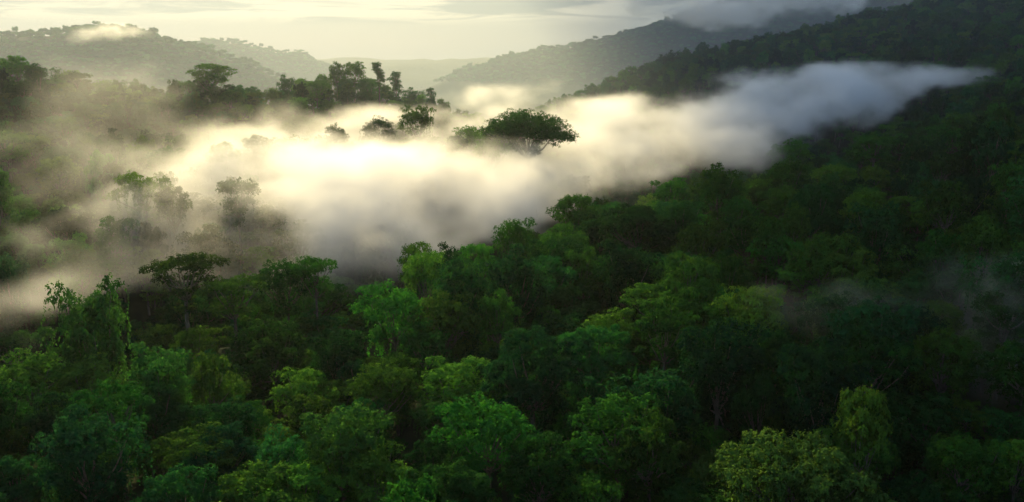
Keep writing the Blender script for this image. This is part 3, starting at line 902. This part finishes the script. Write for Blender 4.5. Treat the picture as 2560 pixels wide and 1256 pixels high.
valley_blobs = [
    # the bright bank in the middle
    (990, 480, 342, 230, 95, 40, .045), (850, 460, 365, 200, 85, 40, .045), (1000, 540, 335, 200, 70, 30, .04),
    (980, 500, 345, 300, 110, 45, .05), (620, 400, 385, 150, 70, 40, .03), (1150, 490, 360, 250, 100, 45, .045), (1330, 480, 375, 170, 75, 40, .035), (700, 470, 372, 230, 100, 45, .03), (820, 540, 340, 220, 95, 40, .03),
    (570, 390, 390, 140, 60, 35, .025), (1010, 415, 380, 220, 55, 35, .045), (870, 430, 380, 120, 50, 30, .035), (1310, 452, 378, 150, 34, 18, .04), (690, 285, 440, 60, 45, 20, .006),
    # behind it, round the knoll trees
    (1160, 318, 455, 210, 45, 30, .03), (930, 300, 455, 110, 30, 20, .02), (1260, 245, 600, 150, 38, 40, .016), (1380, 215, 620, 100, 26, 30, .012), (1420, 295, 500, 160, 42, 40, .03),
    (1480, 395, 430, 200, 50, 35, .03), (1560, 355, 450, 200, 55, 35, .03), (850, 345, 450, 60, 25, 15, .012),
    # right arm
    (1700, 330, 480, 200, 75, 40, .04), (1830, 290, 525, 200, 72, 40, .05), (2000, 250, 550, 190, 64, 35, .045), (2150, 222, 558, 150, 46, 30, .045), (2300, 200, 565, 130, 30, 25, .035), (2400, 190, 570, 70, 20, 20, .02),
    (1700, 255, 570, 110, 32, 30, .015), (1640, 400, 430, 140, 45, 30, .016), (1800, 380, 440, 120, 40, 25, .008),
    # left: gully and the drifts rising out of it
    (270, 540, 300, 110, 50, 30, .014), (340, 640, 285, 170, 60, 28, .005), (580, 620, 305, 200, 75, 32, .006), (650, 570, 345, 160, 70, 28, .02), (80, 750, 228, 140, 80, 20, .018), (220, 700, 258, 120, 60, 20, .009),
    (110, 440, 330, 170, 120, 20, .004), (300, 400, 365, 110, 60, 22, .003), (880, 670, 288, 170, 70, 24, .006), (1020, 600, 315, 190, 55, 26, .018), (420, 460, 372, 120, 60, 25, .010), (250, 300, 440, 380, 120, 60, .0018), (150, 400, 370, 230, 110, 30, .0018), (870, 690, 288, 120, 60, 18, .012), (470, 560, 312, 90, 40, 10, .007),
    (60, 620, 262, 130, 90, 16, .009), (60, 780, 214, 120, 60, 9, .02), (430, 330, 430, 90, 40, 20, .002), (480, 660, 268, 200, 60, 16, .006), (700, 650, 285, 150, 50, 18, .007), (130, 830, 200, 110, 60, 12, .010),
    # thin drifts in the shade on the right
    (2490, 735, 193, 230, 85, 14, .036), (2440, 830, 191, 200, 80, 11, .016), (2590, 840, 191, 230, 130, 13, .03), (2100, 800, 187, 230, 80, 13, .010), (2300, 900, 181, 240, 90, 12, .008),
]
mn, mx = (-230.0, 175.0, CAMZ - 125), (350.0, 670.0, CAMZ + 55)
MIST = mist_material('mist', (0.985, 0.985, 0.99), 0.55, 1.0)
volume_object('mist', mist_field(mn, mx, 2.0, valley_blobs, 5), mn, mx, MIST)

# small caps of mist lying on the far hills
def hill_mist(blobs, mn, mx, step, seed, scale):
    volume_object('mist', mist_field(mn, mx, step, blobs, seed, scale=scale), mn, mx, MIST)
c = at(300, 80, 1400)
hill_mist([(290, 78, 1400, 60, 18, 45, .014), (345, 84, 1400, 40, 12, 30, .004), (240, 92, 1400, 60, 14, 30, .004)], (c[0] - 190, 1310, c[2] - 60), (c[0] + 190, 1490, c[2] + 70), 5.0, 8, 60)
c = at(1880, 40, 1500)
hill_mist([(1750, 25, 1500, 90, 30, 60, .016), (1850, 45, 1480, 90, 28, 60, .02), (1960, 15, 1480, 120, 32, 70, .02), (2080, 0, 1480, 110, 24, 60, .016), (1640, 15, 1520, 70, 20, 50, .008)],
          (c[0] - 330, 1380, c[2] - 80), (c[0] + 330, 1620, c[2] + 110), 6.0, 12, 90)

# thin layers of mist that thicken down the valley
def valley_air():
    mn, mx = (-2100.0, 240.0, CAMZ - 150), (2300.0, 2760.0, CAMZ + 390)
    nx_, ny_, nz_ = 111, 64, 15
    X = np.linspace(mn[0], mx[0], nx_)[None, None, :]; Y = np.linspace(mn[1], mx[1], ny_)[None, :, None]; Z = np.linspace(mn[2], mx[2], nz_)[:, None, None]
    t = np.clip((Y - 280) / 420, 0, 1); t = t * t * (3 - 2 * t)
    den = (0.00005 + AIR * t) * (0.55 + 0.6 * np.exp(-np.maximum(Z - (CAMZ - 60), 0) / 170))
    n1 = fractal((nz_, ny_, nx_), [540, 2520, 4400], 700, 3, np.random.default_rng(9), 0.5, (0.4, 1, 1))
    den = den * np.clip(1 + 0.25 * n1, 0.3, 1.8)
    ex = np.minimum(np.arange(nx_), nx_ - 1 - np.arange(nx_))[None, None, :] / 10.0
    ey = np.minimum(np.arange(ny_), (ny_ - 1 - np.arange(ny_)) / 4.0)[None, :, None] / 4.0
    ez = (nz_ - 1 - np.arange(nz_))[:, None, None] / 6.0
    den = den * np.clip(ex, 0, 1) * np.clip(ey, 0, 1) * np.clip(ez, 0, 1)
    volume_object('valley_mist', den, mn, mx, mist_material('valley_mist', (0.56, 0.66, 0.76), 0.42, 1.0))
AIR = 0.00025
valley_air()

# unseen bank added up towards the sun, shaped to shade the right-hand slopes
def add_shade_cloud():
    dz = 590.0; off = dz / math.tan(SUN_EL)
    ox, oy = math.sin(SUN_AZ) * off, math.cos(SUN_AZ) * off
    gx = np.linspace(-40, 900, 48); gy = np.linspace(100, 2800, 110)
    nz_ = 9
    X = gx[None, None, :]; Y = gy[None, :, None]
    n1 = fractal((nz_, 110, 48), [120, 2700, 940], 260, 4, np.random.default_rng(4), 0.55, (0.5, 1, 1))
    m = np.clip((X - 30 - 65 * np.clip((Y - 250) / 90, 0, 1) + 22 * n1) / (55 + 0.18 * np.maximum(Y - 350, 0)), 0, 1) * np.clip((Y - 160 + 15 * n1) / 40, 0, 1) * np.clip((2750 - Y) / 200, 0, 1) * np.clip((880 - X) / 100, 0, 1)
    zz = np.linspace(-1, 1, nz_)[:, None, None]
    den = 0.017 * m * (1 - zz ** 2) * np.clip(1 + 0.4 * n1, 0.2, 2)
    mn = (gx[0] + ox, gy[0] + oy, CAMZ + 475); mx = (gx[-1] + ox, gy[-1] + oy, CAMZ + 595)
    volume_object('added_shade_cloud', den, mn, mx, mist_material('added_shade_cloud', (0.98, 0.98, 0.98), 0.3, 1.0))
add_shade_cloud()

# ------------------------------------------------------------------ air
def build_haze():
    m = bpy.data.materials.new('haze'); m.use_nodes = True
    t = m.node_tree; t.nodes.clear()
    ou = t.nodes.new('ShaderNodeOutputMaterial'); pv = t.nodes.new('ShaderNodeVolumePrincipled')
    pv.inputs['Color'].default_value = (0.93, 0.96, 1.0, 1)
    pv.inputs['Density'].default_value = 0.00003
    pv.inputs['Anisotropy'].default_value = 0.55
    t.links.new(pv.outputs[0], ou.inputs['Volume'])
    x, y0, y1, z0, z1 = 6200, -300, 6800, -260, CAMZ + 400
    v = [(-x, y0, z0), (x, y0, z0), (x, y1, z0), (-x, y1, z0), (-x, y0, z1), (x, y0, z1), (x, y1, z1), (-x, y1, z1)]
    f = [0, 3, 2, 1, 4, 5, 6, 7, 0, 1, 5, 4, 1, 2, 6, 5, 2, 3, 7, 6, 3, 0, 4, 7]
    o = link('haze', mesh_from('haze', v, f, 4, [m])); o['kind'] = 'stuff'
build_haze()
